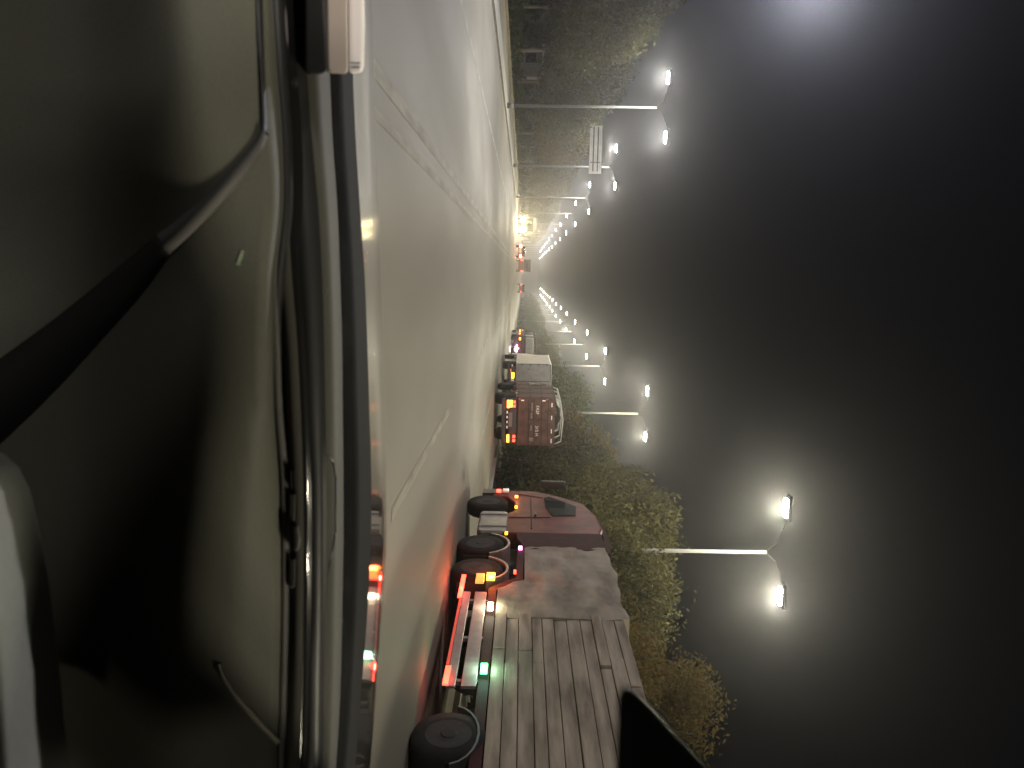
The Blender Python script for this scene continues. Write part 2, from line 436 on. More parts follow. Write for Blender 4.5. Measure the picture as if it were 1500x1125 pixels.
# ------------------------------------------------------------------ sign and hut on the left
s_ = empty('road_sign', (-10.2, 74.25, 7.6), 'pale ribbed rectangular road sign seen from behind on a left lamp pole', 'road sign')
b = MB(); b.box(-14.0, -9.55, 74.30, 74.34, 7.35, 8.52); b.build('panel', MT['signback'], s_)
for z in (7.72, 8.14):
    b = MB(); b.box(-13.85, -9.75, 74.24, 74.298, z - .055, z + .055); b.build('rib', MT['signrib'], s_)
b = MB(); b.box(-10.62, -10.56, 74.22, 74.298, 7.45, 7.66); b.box(-10.62, -10.56, 74.22, 74.298, 7.78, 8.08); b.box(-10.62, -10.56, 74.22, 74.298, 8.2, 8.42)
b.build('bracket', MT['signrib'], s_)
t = empty('kiosk', (-20.2, 78, 0), 'small grey roadside hut under the left-hand trees', 'hut')
b = MB(); b.box(-21.6, -19.0, 77, 79.5, 0, 2.7); b.build('wall', MT['hut'], t)
b = MB(); b.box(-21.9, -18.7, 76.7, 79.8, 2.702, 2.9); b.build('roof', MT['signback'], t)
b = MB(); b.box(-21.2, -20.3, 76.96, 76.998, 1.1, 2.1); b.build('window', MT['glass'], t)
b = MB(); b.box(-19.95, -19.2, 76.96, 76.998, 0.05, 2.05); b.build('door', MT['signrib'], t)

# ------------------------------------------------------------------ vehicles
def wheel(parent, x, y, r, wd, side=-1):
    """side -1: outer face towards -x"""
    b = MB(); b.lathe([(-wd / 2, r * .62), (-wd / 2, r * .93), (-wd * .36, r), (wd * .36, r), (wd / 2, r * .93), (wd / 2, r * .62)], (x, y, r), 28)
    o = b.build('wheel', MT['rubber'], parent)
    c = MB(); xo = side * (wd / 2 + .004)
    c.lathe([(xo, r * .60), (xo - side * .03, r * .52), (xo - side * .10, r * .30), (xo - side * .02, r * .26), (xo + side * .012, r * .18)], (x, y, r), 24)
    for k_ in range(10):
        a = 2 * math.pi * k_ / 10; yy, zz = y + r * .36 * math.cos(a), r + r * .36 * math.sin(a)
        c.tube((x + xo - side * .085, yy, zz), (x + xo - side * .045, yy, zz), r * .035, seg=6)
    c.build('rim', MT['rim'], o)
    return o
def lamp_part(parent, name, mat, x0, x1, y0, y1, z0, z1, bev=0):
    b = MB(); b.box(x0, x1, y0, y1, z0, z1, bev); return b.build(name, mat, parent)

# --- near truck: red cab, low trailer
XL = 5.8; XR = 8.3
T = empty('flatbed_truck', (7.05, 12, 0), 'nearest parked truck with a red cab and lit side markers under a long load', 'truck', 'trucks parked along the right side')
# cab: side outline (y, z)
b = MB()
b.prism([(16.9, .95), (16.9, 3.18), (17.3, 3.28), (18.3, 3.22), (19.2, 2.98), (19.9, 2.3), (20.25, 1.75), (20.3, .62), (19.75, .62), (19.7, 1.0), (19.2, 1.2), (18.55, 1.2), (18.2, .95)], 'x', XL + .05, XR - .05)
o = b.build('cab', MT['redcab'], T); o.modifiers.new('bevel', 'BEVEL').width = .05; o.modifiers['bevel'].segments = 3
b = MB(); b.prism([(18.15, 2.15), (18.2, 2.72), (18.9, 2.78), (19.72, 2.12), (19.6, 1.98), (18.8, 2.0)], 'x', XL + .03, XL + .049); b.build('window', MT['glass'], T)
b = MB(); b.prism([(17.98, 1.1), (18.02, 2.1), (18.04, 2.1), (18.0, 1.1)], 'x', XL + .038, XL + .049); b.prism([(19.9, 1.3), (19.62, 1.95), (19.64, 1.96), (19.93, 1.3)], 'x', XL + .038, XL + .049); b.box(XL + .036, XL + .049, 17.2, 19.6, 1.62, 1.65); dr = b.build('door_seam', MT['maroon'], T)
b = MB(); b.box(XL + .0, XL + .049, 18.1, 18.3, 1.72, 1.76, .005); b.build('door_handle', MT['chassis'], T)
for xa in (XL + .02, XR - .10):
    b = MB(); b.prism([(15.85, 1.5), (15.8, 3.22), (16.86, 3.2), (16.86, 1.3), (16.5, 1.3)], 'x', xa, xa + .08); b.build('side_fairing', MT['maroon'], T)
b = MB(); b.prism([(16.0, 3.2), (17.2, 3.30), (18.4, 3.24), (18.2, 3.34), (17.2, 3.42), (16.2, 3.36)], 'x', XL + .2, XR - .2); b.build('roof_deflector', MT['maroon'], T)
for i_, yy in enumerate((19.55, 18.9)):
    pass
b = MB(); b.path([(XL - .02, 19.85, 2.55), (XL - .22, 19.95, 2.6)], .02); b.box(XL - .34, XL - .14, 19.85, 19.97, 1.9, 2.55, .03); b.build('side_mirror', MT['chassis'], T)
b = MB(); b.prism([(19.95, .35), (20.32, .35), (20.36, .85), (20.0, .85)], 'x', XL + .04, XR - .04); b.build('bumper', MT['chassis'], T)
lamp_part(T, 'headlight', MT['g_head'] if False else MT['marker'], XL + .0, XL + .12, 20.05, 20.3, .88, 1.05, .02)
lamp_part(T, 'marker_light', MT['g_red'], XL + .0, XL + .04, 20.0, 20.2, .72, .84)
b = MB(); b.box(XL + .45, XL + .65, 3.8, 19.6, .75, .95); b.box(XR - .65, XR - .45, 3.8, 19.6, .75, .95); b.box(XL + .4, XR - .4, 13.6, 16.8, 1.1, 1.3); b.build('chassis_frame', MT['chassis'], T)
b = MB(); b.prism([(18.42, .45), (18.42, 1.0), (18.34, 1.08), (17.02, 1.08), (16.94, 1.0), (16.94, .45), (17.02, .38), (18.34, .38)], 'x', XL + .03, XL + .62); o = b.build('fuel_tank', MT['tank'], T); o.modifiers.new('bevel', 'BEVEL').width = .04
b = MB()
for yy in (17.25, 18.1): b.box(XL + .012, XL + .03, yy, yy + .06, .40, 1.06)
b.build('tank_strap', MT['steel'], T)
wheel(T, XL + .2, 19.25, .52, .32); wheel(T, XR - .2, 19.25, .52, .32, 1)
for yy in (16.15, 14.75):
    wheel(T, XL + .3, yy, .52, .56); wheel(T, XR - .3, yy, .52, .56, 1)
b = MB()
for yy in (16.15, 14.75):
    arc = [(yy + .66 * math.cos(R(a)), .52 + .64 * math.sin(R(a))) for a in range(20, 161, 14)]
    arc += [(yy + .61 * math.cos(R(a)), .52 + .59 * math.sin(R(a))) for a in range(160, 19, -14)]
    b.prism(arc, 'x', XL + .01, XL + .62)
b.build('mudguard', MT['tank'], T)
b = MB(); b.prism([(3.5, .95), (13.75, .95), (14.2, 1.44), (16.0, 1.46), (16.0, 1.32), (14.35, 1.30), (13.85, .80), (3.5, .80)], 'x', XL + .04, XR - .04); b.build('trailer_bed', MT['maroon'], T)
b = MB(); b.box(XL + .01, XL + .06, 10.4, 13.6, .56, .78, .01); b.box(XL + .012, XL + .055, 10.4, 13.6, .34, .48, .01)
for yy in (10.6, 11.9, 13.3): b.box(XL + .06, XL + .12, yy, yy + .08, .34, .82)
b.build('side_guard', MT['guard'], T)
for yy in (9.3, 8.0, 6.7):
    wheel(T, XL + .3, yy, .50, .56); wheel(T, XR - .3, yy, .50, .56, 1)
b = MB()
for yy in (9.3, 8.0, 6.7):
    arc = [(yy + .63 * math.cos(R(a)), .50 + .40 * math.sin(R(a))) for a in range(10, 171, 16)] + [(yy + .60 * math.cos(R(a)), .50 + .37 * math.sin(R(a))) for a in range(170, 9, -16)]
    b.prism(arc, 'x', XL + .01, XL + .6)
b.build('mudguard', MT['chassis'], T)
for yy in (15.42, 14.02):
    b = MB(); b.box(XL + .03, XL + .58, yy, yy + .015, .18, .72); b.build('mudflap', MT['rubber'], T)
b = MB(); b.box(XL + .2, XR - .2, 3.5, 3.6, .5, .95); b.build('rear_bumper', MT['chassis'], T)
def pt(name, mat, y, z, dy, dz, power=0, c=None):
    o = lamp_part(T, name, mat, XL - .035, XL + .012, y - dy / 2, y + dy / 2, z - dz / 2, z + dz / 2, .008)
    if power: light('marker_glow', 'POINT', (XL - .10, y, z), power, c, .05, o)
pt('marker_light', MT['g_or'], 14.25, .82, .30, .16, 55, (1, .16, .03))
pt('reflector', MT['g_or2'], 14.15, .62, .40, .16)
pt('marker_light', MT['g_wh'], 12.94, .87, .26, .10, 28, (1, .95, .65))
pt('marker_light', MT['g_gr'], 10.85, .87, .24, .10, 22, (.45, 1, .7))
pt('marker_light', MT['g_am'], 18.62, 1.26, .10, .06)
pt('marker_light', MT['g_or'], 19.5, 1.26, .10, .08, 6, (1, .3, .05))
pt('marker_light', MT['g_am'], 16.7, 1.06, .10, .06)
pt('marker_light', MT['g_pk'], 15.8, 1.38, .14, .08)
pt('marker_light', MT['g_red'], 14.5, 1.28, .12, .05)
o = lamp_part(T, 'red_reflection_strip', MT['g_red'], XL - .02, XL + .008, 10.4, 10.9, .30, .38)  # glowing strips with small lamps, added to paint the side markers' red reflection
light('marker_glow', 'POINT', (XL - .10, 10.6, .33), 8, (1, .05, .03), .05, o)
lamp_part(T, 'red_reflection_strip', MT['g_redline'], XL - .02, XL + .006, 10.95, 13.25, .30, .34)
o = lamp_part(T, 'red_reflection_strip', MT['g_red'], XL - .02, XL + .008, 13.3, 14.3, .26, .34)
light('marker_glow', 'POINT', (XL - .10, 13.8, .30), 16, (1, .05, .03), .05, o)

# --- its load: layers of boards, wrapped at the front
L_ = empty('cargo_load', (7.05, 9, .95), 'long grey-brown stacked load in even layers on the red-cab truck', 'load')
b = MB(); rnd = random.Random(11); z = .965
zs = []
while z < 3.15:
    h = rnd.uniform(.17, .24); h = min(h, 3.25 - z)
    yb = 3.7
    while yb < 12.4:
        ln = min(rnd.uniform(3.2, 4.6), 12.75 - yb)
        if 12.75 - yb - ln < 1.2: ln = 12.75 - yb
        o_ = rnd.uniform(-.03, .02)
        b.box(XL + .03 + o_, XR - .03 - o_, yb + .01, yb + ln - .01, z + .004, z + h - .005, .012)
        yb += ln
    z += h
b.build('board_stack', MT['load'], L_)
b = MB(); nz = 22; ny = 40; rnd = random.Random(5)
def wrapx(y, z): return .35 * (.045 * math.sin(y * 3.1 + 2.2 * math.sin(z * 2.3)) * math.sin(z * 3.7 + y) + .03 * math.sin(y * 7.3 + z * 5) + .02 * math.sin(z * 13 + y * 2)) + .012 * math.sin(y * 23 + 3 * math.sin(z * 6)) * math.sin(z * 9)
rows = []
for i in range(ny + 1):
    yy = 12.6 + (15.95 - 12.6) * i / ny
    zb = .97 if yy < 13.8 else min(1.47, .97 + (yy - 13.8) * 1.25)
    zt = 3.24 + .03 * math.sin(yy * 2.7) + .02 * math.sin(yy * 7)
    ring = [(XL + .01 - wrapx(yy, zb + (zt - zb) * j / nz), yy, zb + (zt - zb) * j / nz) for j in range(nz + 1)]
    ring += [(XR - .01 + wrapx(yy + 2, zb + (zt - zb) * j / nz), yy, zb + (zt - zb) * j / nz) for j in range(nz, -1, -1)]
    ring.append(ring[0]); rows.append(ring)
b.grid(rows)
for ring in (rows[0], rows[-1]): b.bm.faces.new([b.bm.verts.new(p) for p in ring[:-1]])
b.build('wrapped_front', MT['wrap'], L_)

T.location.y -= .5; L_.location.y -= .5

# --- red-brown box truck
def rear_wheels(T, x0, x1, y, r=.48):
    wheel(T, x0 + .27, y, r, .48); wheel(T, x1 - .27, y, r, .48, 1)
B0, B1, BY = 6.0, 8.35, 36.0
T = empty('box_truck', (7.17, BY + 3, 0), 'red-brown stake-sided box truck seen from behind, with lettering across its rear gate', 'truck', 'trucks parked along the right side')
b = MB(); b.box(B0 + .03, B1 - .03, BY + .03, BY + 4.3, 1.15, 2.98); b.build('box_body', MT['brown'], T)
b = MB()
for z in (1.15, 1.72, 2.30, 2.94): b.box(B0 - .012, B0 + .028, BY + .06, BY + 4.3, z, z + .07); b.box(B1 - .028, B1 + .012, BY + .06, BY + 4.3, z, z + .07)
for yy in (.06, 1.45, 2.9, 4.22): b.box(B0 - .03, B0 - .014, BY + yy, BY + yy + .08, 1.15, 3.0); b.box(B1 + .014, B1 + .03, BY + yy, BY + yy + .08, 1.15, 3.0)
b.build('side_rail', MT['brown_d'], T)
b = MB(); b.box(B0, B1, BY - .03, BY + .028, 1.17, 2.92); b.build('tailgate', MT['brown'], T)
tg = T.children[-1]
b = MB()
for z in (1.68, 1.93, 2.30, 2.62): b.box(B0 + .05, B1 - .05, BY - .05, BY - .031, z, z + .035)
b.build('gate_rib', MT['brown_d'], tg)
b = MB(); b.box(B0 + .02, B1 - .02, BY - .045, BY - .031, 1.20, 1.24); b.box(B0 + .02, B0 + .07, BY - .052, BY - .031, 1.25, 2.9); b.box(B1 - .07, B1 - .02, BY - .052, BY - .031, 1.25, 2.9); b.box(7.14, 7.20, BY - .052, BY - .031, 1.25, 2.9); b.build('gate_frame', MT['brown'], tg)
b = MB()
for x0, x1, z in ((6.22, 6.62, 1.81), (6.72, 7.0, 1.79), (7.35, 7.6, 1.78)): b.box(x0, x1, BY - .075, BY - .031, z, z + .09, .02)
b.build('latch', MT['guard'], tg)
b = MB(); b.box(7.95, 8.15, BY - .07, BY - .031, 1.74, 1.94, .02); b.build('lock_box', MT['guard'], tg)
RX = Matrix.Rotation(R(90), 4, 'X')
text('lettering', 'FA2F', .21, (6.58, BY - .034, 2.12), RX, MT['letter'], tg)
text('lettering', '315 H', .21, (7.62, BY - .034, 2.10), RX, MT['letter'], tg)
mk = [(6.08, 6.2, 1.36, 1.44), (6.08, 6.2, 2.36, 2.46)]
b = MB()
b.box(B0 + .09, B0 + .14, BY - .058, BY - .053 + .02, 1.32, 1.46); b.box(B0 + .09, B0 + .14, BY - .058, BY - .034, 2.35, 2.5)
for x0 in (6.22, 6.85, 7.52, 8.0): b.box(x0, x0 + .20, BY - .058, BY - .034, 2.80, 2.84)
b.build('reflective_tape', MT['marker'], T)
b = MB()
for z0 in (1.18, 2.52): b.box(B0 + .03, B0 + .08, BY - .062, BY - .053, z0, z0 + .12)
for yy in (.3, 1.1, 2.0, 3.0): b.box(B0 - .034, B0 - .03, BY + yy, BY + yy + .3, 1.07, 1.13)
b.build('reflective_tape', MT['tapered'], T)
b = MB(); b.box(B0 + .35, B1 - .35, BY + .1, BY + 6.2, .72, 1.1); b.build('chassis_frame', MT['chassis'], T)
b = MB(); b.box(B0 + .06, B1 - .06, BY - .02, BY + .12, .38, .56, .02); b.build('rear_bumper', MT['chassis'], T)
b = MB(); b.box(B0 + .05, B1 - .05, BY + .02, BY + .10, .80, 1.10); b.build('lamp_board', MT['chassis'], T)
b = MB(); b.box(6.75, 7.45, BY + .005, BY + .018, .72, .9); b.build('licence_plate', MT['guard'], T)
b = MB()
for x0 in (6.66, 6.9, 7.14, 7.4): b.box(x0, x0 + .12, BY - .03, BY - .021, .62, .68)
b.build('reflective_tape', MT['marker'], T)
for xa in (B0 + .12, B1 - .52):
    h = lamp_part(T, 'tail_lamp', MT['brown_d'], xa - .03, xa + .43, BY - .02, BY + .018, .60, 1.12)
    lamp_part(h, 'lens', MT['g_or'], xa, xa + .38, BY - .045, BY - .021, .64, .76)
    for k_ in range(2): lamp_part(h, 'lens', MT['g_red'], xa + .02 + k_ * .2, xa + .15 + k_ * .2, BY - .045, BY - .021, .93, 1.05)
    light('tail_glow', 'POINT', (xa + .2, BY - .2, .8), 12, (1, .12, .03), .08, h)
    if xa < 7: lamp_part(h, 'lens', MT['g_or'], xa, xa + .34, BY - .045, BY - .021, .78, .9)
for s in (B0, B1 - .56):
    b = MB(); arc = [(BY + 1.45 + .68 * math.cos(R(a)), .48 + .60 * math.sin(R(a))) for a in range(0, 181, 15)] + [(BY + 1.45 + .63 * math.cos(R(a)), .48 + .55 * math.sin(R(a))) for a in range(180, -1, -15)]
    b.prism(arc, 'x', s, s + .56); b.build('mudguard', MT['chassis'], T)
rear_wheels(T, B0, B1, BY + 1.45)
wheel(T, B0 + .25, BY + 5.3, .48, .3); wheel(T, B1 - .25, BY + 5.3, .48, .3, 1)
b = MB(); b.prism([(BY + 4.45, .8), (BY + 4.45, 2.6), (BY + 5.5, 2.7), (BY + 6.2, 1.9), (BY + 6.3, .6), (BY + 5.9, .6), (BY + 5.8, 1.0), (BY + 4.8, 1.0)], 'x', B0 + .08, B1 - .08); o = b.build('cab', MT['brown'], T); o.modifiers.new('bevel', 'BEVEL').width = .06
b = MB(); b.box(B0 + .06, B0 + .079, BY + 4.7, BY + 5.6, 1.75, 2.4); b.build('window', MT['glass'], T)
tb = MB()
for yy in (.15, 1.5, 2.9, 4.2):
    tb.path([(B0 + .05, BY + yy, 2.98), (B0 + .18, BY + yy, 3.25), (7.1, BY + yy, 3.38), (B1 - .2, BY + yy, 3.3), (B1 - .05, BY + yy, 2.98)], .028)
tb.path([(7.1, BY + .15, 3.38), (7.15, BY + 1.5, 3.40), (7.1, BY + 4.2, 3.36)], .025); tb.path([(B0 + .18, BY + .15, 3.25), (B0 + .15, BY + 4.2, 3.27)], .025)
tb.build('hoop', MT['pale'], T)
ta = MB(); rows = []
for i in range(13):
    yy = BY + 1.9 + 2.3 * i / 12
    rows.append([(B0 + .25 + 1.9 * j / 14, yy, 3.0 + .36 * math.sin(math.pi * j / 14) + .05 * math.sin(i * 2.1 + j * 1.7)) for j in range(15)])
ta.grid(rows); o = ta.build('tarp', MT['pale'], T); o.modifiers.new('solid', 'SOLIDIFY').thickness = .015

# --- white box truck
W0, W1, WY = 6.0, 8.4, 50.0
T = empty('box_truck', (7.2, WY + 3, 0), 'white plain box truck with an amber lamp, parked ahead of the red-brown one', 'truck', 'trucks parked along the right side')
b = MB(); b.box(W0, W1, WY, WY + 5.6, .92, 3.22); b.build('box_body', MT['white'], T); bb = T.children[-1]
b = MB(); b.box(W0 + .02, W1 - .02, WY - .02, WY - .001, .98, 3.16); b.build('rear_door', MT['white'], bb)
rd = bb.children[-1]
b = MB(); b.box(W0 + .02, W0 + .05, WY - .026, WY - .021, 1.05, 3.1); b.box(7.17, 7.21, WY - .026, WY - .021, .98, 3.16); b.box(7.40, 7.43, WY - .026, WY - .021, .98, 3.16); b.build('seam', MT['chassis'], rd)
b = MB()
for z in (1.3, 1.85, 2.4, 2.95): b.box(W0 - .01, W0 + .14, WY - .045, WY - .0265, z, z + .07)
b.build('hinge', MT['guard'], rd)
b = MB(); b.tube((7.7, WY - .05, 1.0), (7.7, WY - .05, 3.1), .02); b.box(7.6, 8.0, WY - .07, WY - .021, 1.9, 2.5); b.build('lock_bar', MT['signrib'], rd)
text('emblem', 'A', .34, (6.62, WY - .024, 1.4), RX, MT['logo'], rd); text('lettering', 'E.', .24, (6.42, WY - .024, 1.75), RX, MT['signrib'], rd)
b = MB(); b.box(W0 - .02, W0 + .03, WY - .03, WY + 5.6, 3.221, 3.27); b.box(W0 - .02, W1, WY - .03, WY + .03, 3.221 + .05, 3.30); b.build('roof_rail', MT['marker'], bb)
b = MB(); b.box(W0 + .3, W1 - .3, WY + .1, WY + 7.2, .6, .91); b.build('chassis_frame', MT['chassis'], T)
b = MB(); b.box(W0 + .05, W1 - .05, WY - .02, WY + .08, .35, .5, .02); b.build('rear_bumper', MT['chassis'], T)
b = MB(); b.box(6.35, 6.85, WY + .005, WY + .03, .40, .60); b.build('licence_plate', MT['guard'], T)
lamp_part(T, 'tail_lamp', MT['g_am'], 6.62, 7.0, WY - .03, WY + .01, .62, .80)
lamp_part(T, 'reverse_lamp', MT['marker'], 7.04, 7.3, WY - .03, WY + .01, .58, .80)
lamp_part(T, 'reflector', MT['marker'], 6.08, 6.2, WY - .03, WY + .01, .62, .72)
lamp_part(T, 'reflector', MT['g_or2'], 6.38, 6.56, WY - .03, WY + .01, .56, .60)
rear_wheels(T, W0, W1, WY + 1.3); wheel(T, W0 + .25, WY + 6.3, .46, .3); wheel(T, W1 - .25, WY + 6.3, .46, .3, 1)
b = MB(); b.prism([(WY + 5.7, .7), (WY + 5.7, 2.3), (WY + 6.6, 2.4), (WY + 7.3, 1.6), (WY + 7.4, .5), (WY + 6.9, .5), (WY + 6.8, .95), (WY + 5.8, .95)], 'x', W0 + .1, W1 - .1); o = b.build('cab', MT['white'], T); o.modifiers.new('bevel', 'BEVEL').width = .06

# --- open-framed red truck with pale cargo
O0, O1, OY = 7.0, 9.15, 84.0
T = empty('frame_truck', (8.1, OY + 4, 0), 'low red truck with a dark frame round pale cargo and bright rear lights', 'truck', 'trucks parked along the right side')
b = MB(); b.box(O0, O1, OY, OY + 9, .75, 1.62); b.build('bed', MT['maroon'], T)
b = MB(); b.box(O0 + .25, O1 - .12, OY + .4, OY + 8.5, 1.63, 2.55, .06); b.build('cargo', MT['pale'], T)
b = MB()
for yy in (.05, 4.4, 8.8):
    b.path([(O0 + .08, OY + yy, 1.62), (O0 + .08, OY + yy, 2.62), (O0 + .3, OY + yy, 2.86), (O1 - .3, OY + yy, 2.86), (O1 - .08, OY + yy, 2.62), (O1 - .08, OY + yy, 1.62)], .075)
b.path([(O0 + .3, OY, 2.86), (O0 + .3, OY + 8.8, 2.86)], .06); b.path([(O1 - .3, OY, 2.86), (O1 - .3, OY + 8.8, 2.86)], .06)
b.build('hoop_frame', MT['chassis'], T)
b = MB()
for i in range(9): b.box(O0 + .35 + i * .17, O0 + .43 + i * .17, OY - .045, OY - .03, 2.83, 2.90)
b.build('reflective_tape', MT['tapered'], T)
b = MB(); b.box(O0 + .1, O1 - .1, OY + .2, OY + 11, .45, .74); b.build('chassis_frame', MT['chassis'], T)
b = MB(); b.box(O0 + .02, O1 - .02, OY - .03, OY + .08, .30, .48); b.build('rear_bumper', MT['chassis'], T)
for xa, zz, m in ((7.95, .62, 'g_pk'), (8.3, .78, 'g_pk'), (8.62, .58, 'g_pk'), (8.45, .50, 'g_headw'), (8.12, .46, 'g_pk')):
    lamp_part(T, 'tail_lamp', MT[m], xa, xa + .16, OY - .05, OY - .001, zz, zz + .14)
lamp_part(T, 'tail_lamp', MT['g_or'], O0 + .15, O0 + .42, OY - .05, OY - .001, .92, 1.1)
for yy in (3.0, 6.0, 8.4): lamp_part(T, 'marker_light', MT['g_or'], O0 - .05, O0 - .001, OY + yy, OY + yy + .5, .88, 1.05)
lamp_part(T, 'marker_light', MT['g_red'], O0 - .05, O0 - .001, OY + 8.2, OY + 8.8, 1.2, 1.32)
light('tail_glow', 'POINT', (8.3, OY - .3, .65), 60, (1, .25, .6), .1, T)
for yy in (1.2, 2.5): rear_wheels(T, O0, O1, OY + yy)
wheel(T, O0 + .25, OY + 10.2, .48, .3); wheel(T, O1 - .25, OY + 10.2, .48, .3, 1)
b = MB(); b.prism([(OY + 9.2, .7), (OY + 9.2, 2.3), (OY + 10.6, 2.4), (OY + 11.2, 1.7), (OY + 11.3, .5), (OY + 10.7, .5), (OY + 10.6, 1.0), (OY + 9.3, 1.0)], 'x', O0 + .05, O1 - .05); b.build('cab', MT['maroon'], T)

# --- moving traffic ahead
def saloon(x, y, label, facing_us, bright=True):
    t = empty('car', (x, y, 0), label, 'car')
    s = -1 if facing_us else 1
    def Y(v): return y + s * v
    b = MB(); b.prism([(Y(0), .35), (Y(0), .95), (Y(.5), 1.02), (Y(3.4), .98), (Y(4.3), .75), (Y(4.4), .35)], 'x', x - .88, x + .88); o = b.build('body', MT['carpaint'], t); o.modifiers.new('bevel', 'BEVEL').width = .08
    b = MB(); b.prism([(Y(.25), 1.0), (Y(.9), 1.42), (Y(2.3), 1.45), (Y(3.2), .98)], 'x', x - .72, x + .72); b.build('cabin', MT['glass'], t)
    for xs in (-1, 1):
        for yy in (.85, 3.5): wheel(t, x + xs * .76, Y(yy), .33, .22, xs)
        ye = Y(4.42) if facing_us else Y(-.02)
        lamp_part(t, 'headlight' if facing_us else 'tail_light', MT['g_headw' if facing_us else ('g_tail' if bright else 'g_red')], x + xs * .70 - .16, x + xs * .70 + .16, ye - .03, ye + .03, .66, .84)
        if facing_us: light('headlight_beam', 'SPOT', (x + xs * .7, ye - .1, .7), 3000, (1, .9, .7), .06, t, spot=R(60)).rotation_euler = (R(84), 0, R(180))
    if not facing_us and bright:
        light('tail_glow', 'POINT', (x, y - .4, .7), 50, (1, .14, .04), .1, t)
    return t
saloon(-3.2, 113, 'dark car ahead with two bright orange-red tail lights, left of the lane', False)
saloon(3.0, 150, 'far car with dim red tail light close to the right verge', False, False)
saloon(-2.5, 320, 'distant oncoming car with dazzling white headlights at the vanishing point', True)
# van ahead of the orange lights
vx, vy = -1.2, 124
t = empty('van', (vx, vy, 0), 'dark high van ahead, between the orange tail lights and the white headlights', 'van')
b = MB(); b.prism([(vy, .35), (vy, 2.2), (vy + .2, 2.35), (vy + 4.2, 2.3), (vy + 5.2, 1.3), (vy + 5.4, .35)], 'x', vx - 1.0, vx + 1.0); b.build('body', MT['chassis'], t)
b = MB(); b.box(vx - .8, vx + .8, vy - .03, vy - .002, 1.35, 1.95); b.build('rear_window', MT['glass'], t)
for s in (-1, 1):
    lamp_part(t, 'tail_light', MT['g_red'], vx + s * .86 - .09, vx + s * .86 + .09, vy - .05, vy - .002, .75, 1.15)
    for yy in (.9, 4.3): wheel(t, vx + s * .88, vy + yy, .34, .22, s)
light('tail_glow', 'POINT', (vx, vy - .4, .8), 30, (1, .14, .04), .1, t)
# oncoming lorry
ox, oy = -8.0, 128.0
t = empty('lorry', (ox, oy, 0), 'oncoming lorry on the left with the brightest yellow headlights', 'truck')
b = MB(); b.prism([(oy, .5), (oy, 1.5), (oy + .25, 2.75), (oy + .7, 3.05), (oy + 2.2, 3.1), (oy + 2.2, .5)], 'x', ox - 1.2, ox + 1.2); b.build('cab', MT['hut'], t)
b = MB(); b.box(ox - 1.25, ox + 1.25, oy + 2.4, oy + 9.5, 1.0, 3.5); b.build('box_body', MT['hut'], t)
b = MB(); b.prism([(oy - .02, 1.55), (oy + .2, 2.65), (oy + .23, 2.65), (oy + .01, 1.55)], 'x', ox - 1.08, ox + 1.08); b.build('windscreen', MT['glass'], t)
b = MB(); b.box(ox - 1.2, ox + 1.2, oy - .12, oy - .003, .4, .72); b.build('bumper', MT['chassis'], t)
for s in (-1, 1):
    lamp_part(t, 'headlight', MT['g_head'], ox + s * .86 - .28, ox + s * .86 + .28, oy - .08, oy - .003, .74, 1.16, .03)
    light('headlight_beam', 'SPOT', (ox + s * .88, oy - .15, .9), 5500, (1, .80, .42), .08, t, spot=R(36)).rotation_euler = (R(88), 0, R(180))
    for yy in (1.2, 7.6): wheel(t, ox + s * 1.02, oy + yy, .5, .32, s)

# ------------------------------------------------------------------ the car we sit in
CAR = empty('passenger_car', (0, 0, 0), 'car the view is taken from, dark two-tone dashboard in front and its bonnet beyond', 'car')
ST = [-150, 0, 110, 200, 300, 400, 500, 600, 700, 800, 900, 1000, 1125, 1280]
def interp(xs, y):
    for i in range(len(ST) - 1):
        if y <= ST[i + 1]:
            break
    # Catmull-Rom through the stations
    t_ = (y - ST[i]) / (ST[i + 1] - ST[i])
    p1, p2 = xs[i], xs[i + 1]; p0 = xs[max(0, i - 1)]; p3 = xs[min(len(xs) - 1, i + 2)]
    m1 = (p2 - p0) / 2; m2 = (p3 - p1) / 2
    return (2 * t_**3 - 3 * t_**2 + 1) * p1 + (t_**3 - 2 * t_**2 + t_) * m1 + (-2 * t_**3 + 3 * t_**2) * p2 + (t_**3 - t_**2) * m2
YS = [-150 + i * (1430 / 110) for i in range(111)]
def band(name, mat, rails, thick=.012, y0=-150, y1=1280, sub=1):
    """sheet of dashboard between traced rails [(xs, depth)], given real thickness"""
    rows = []
    ys = [y for y in YS if y0 <= y <= y1]
    full = []
    for a, b_ in zip(rails, rails[1:]):
        for k_ in range(sub): full.append((a, b_, k_ / sub))
    full.append((rails[-1], rails[-1], 0))
    for a, b_, f in full:
        row = []
        for y in ys:
            x = interp(a[0], y) * (1 - f) + interp(b_[0], y) * f
            da = a[1](y) if callable(a[1]) else a[1]; db = b_[1](y) if callable(b_[1]) else b_[1]
            row.append(at(x, y, da * (1 - f) + db * f))
        rows.append(row)
    m = MB(); m.grid(rows)
    o = m.build(name, mat, CAR)
    # normals towards the viewer, thickness away from it
    me = o.data
    if me.polygons[len(me.polygons) // 2].normal.dot(CAM - Vector(me.polygons[len(me.polygons) // 2].center)) < 0: me.flip_normals()
    s = o.modifiers.new('thick', 'SOLIDIFY'); s.thickness = thick; s.offset = -1
    return o
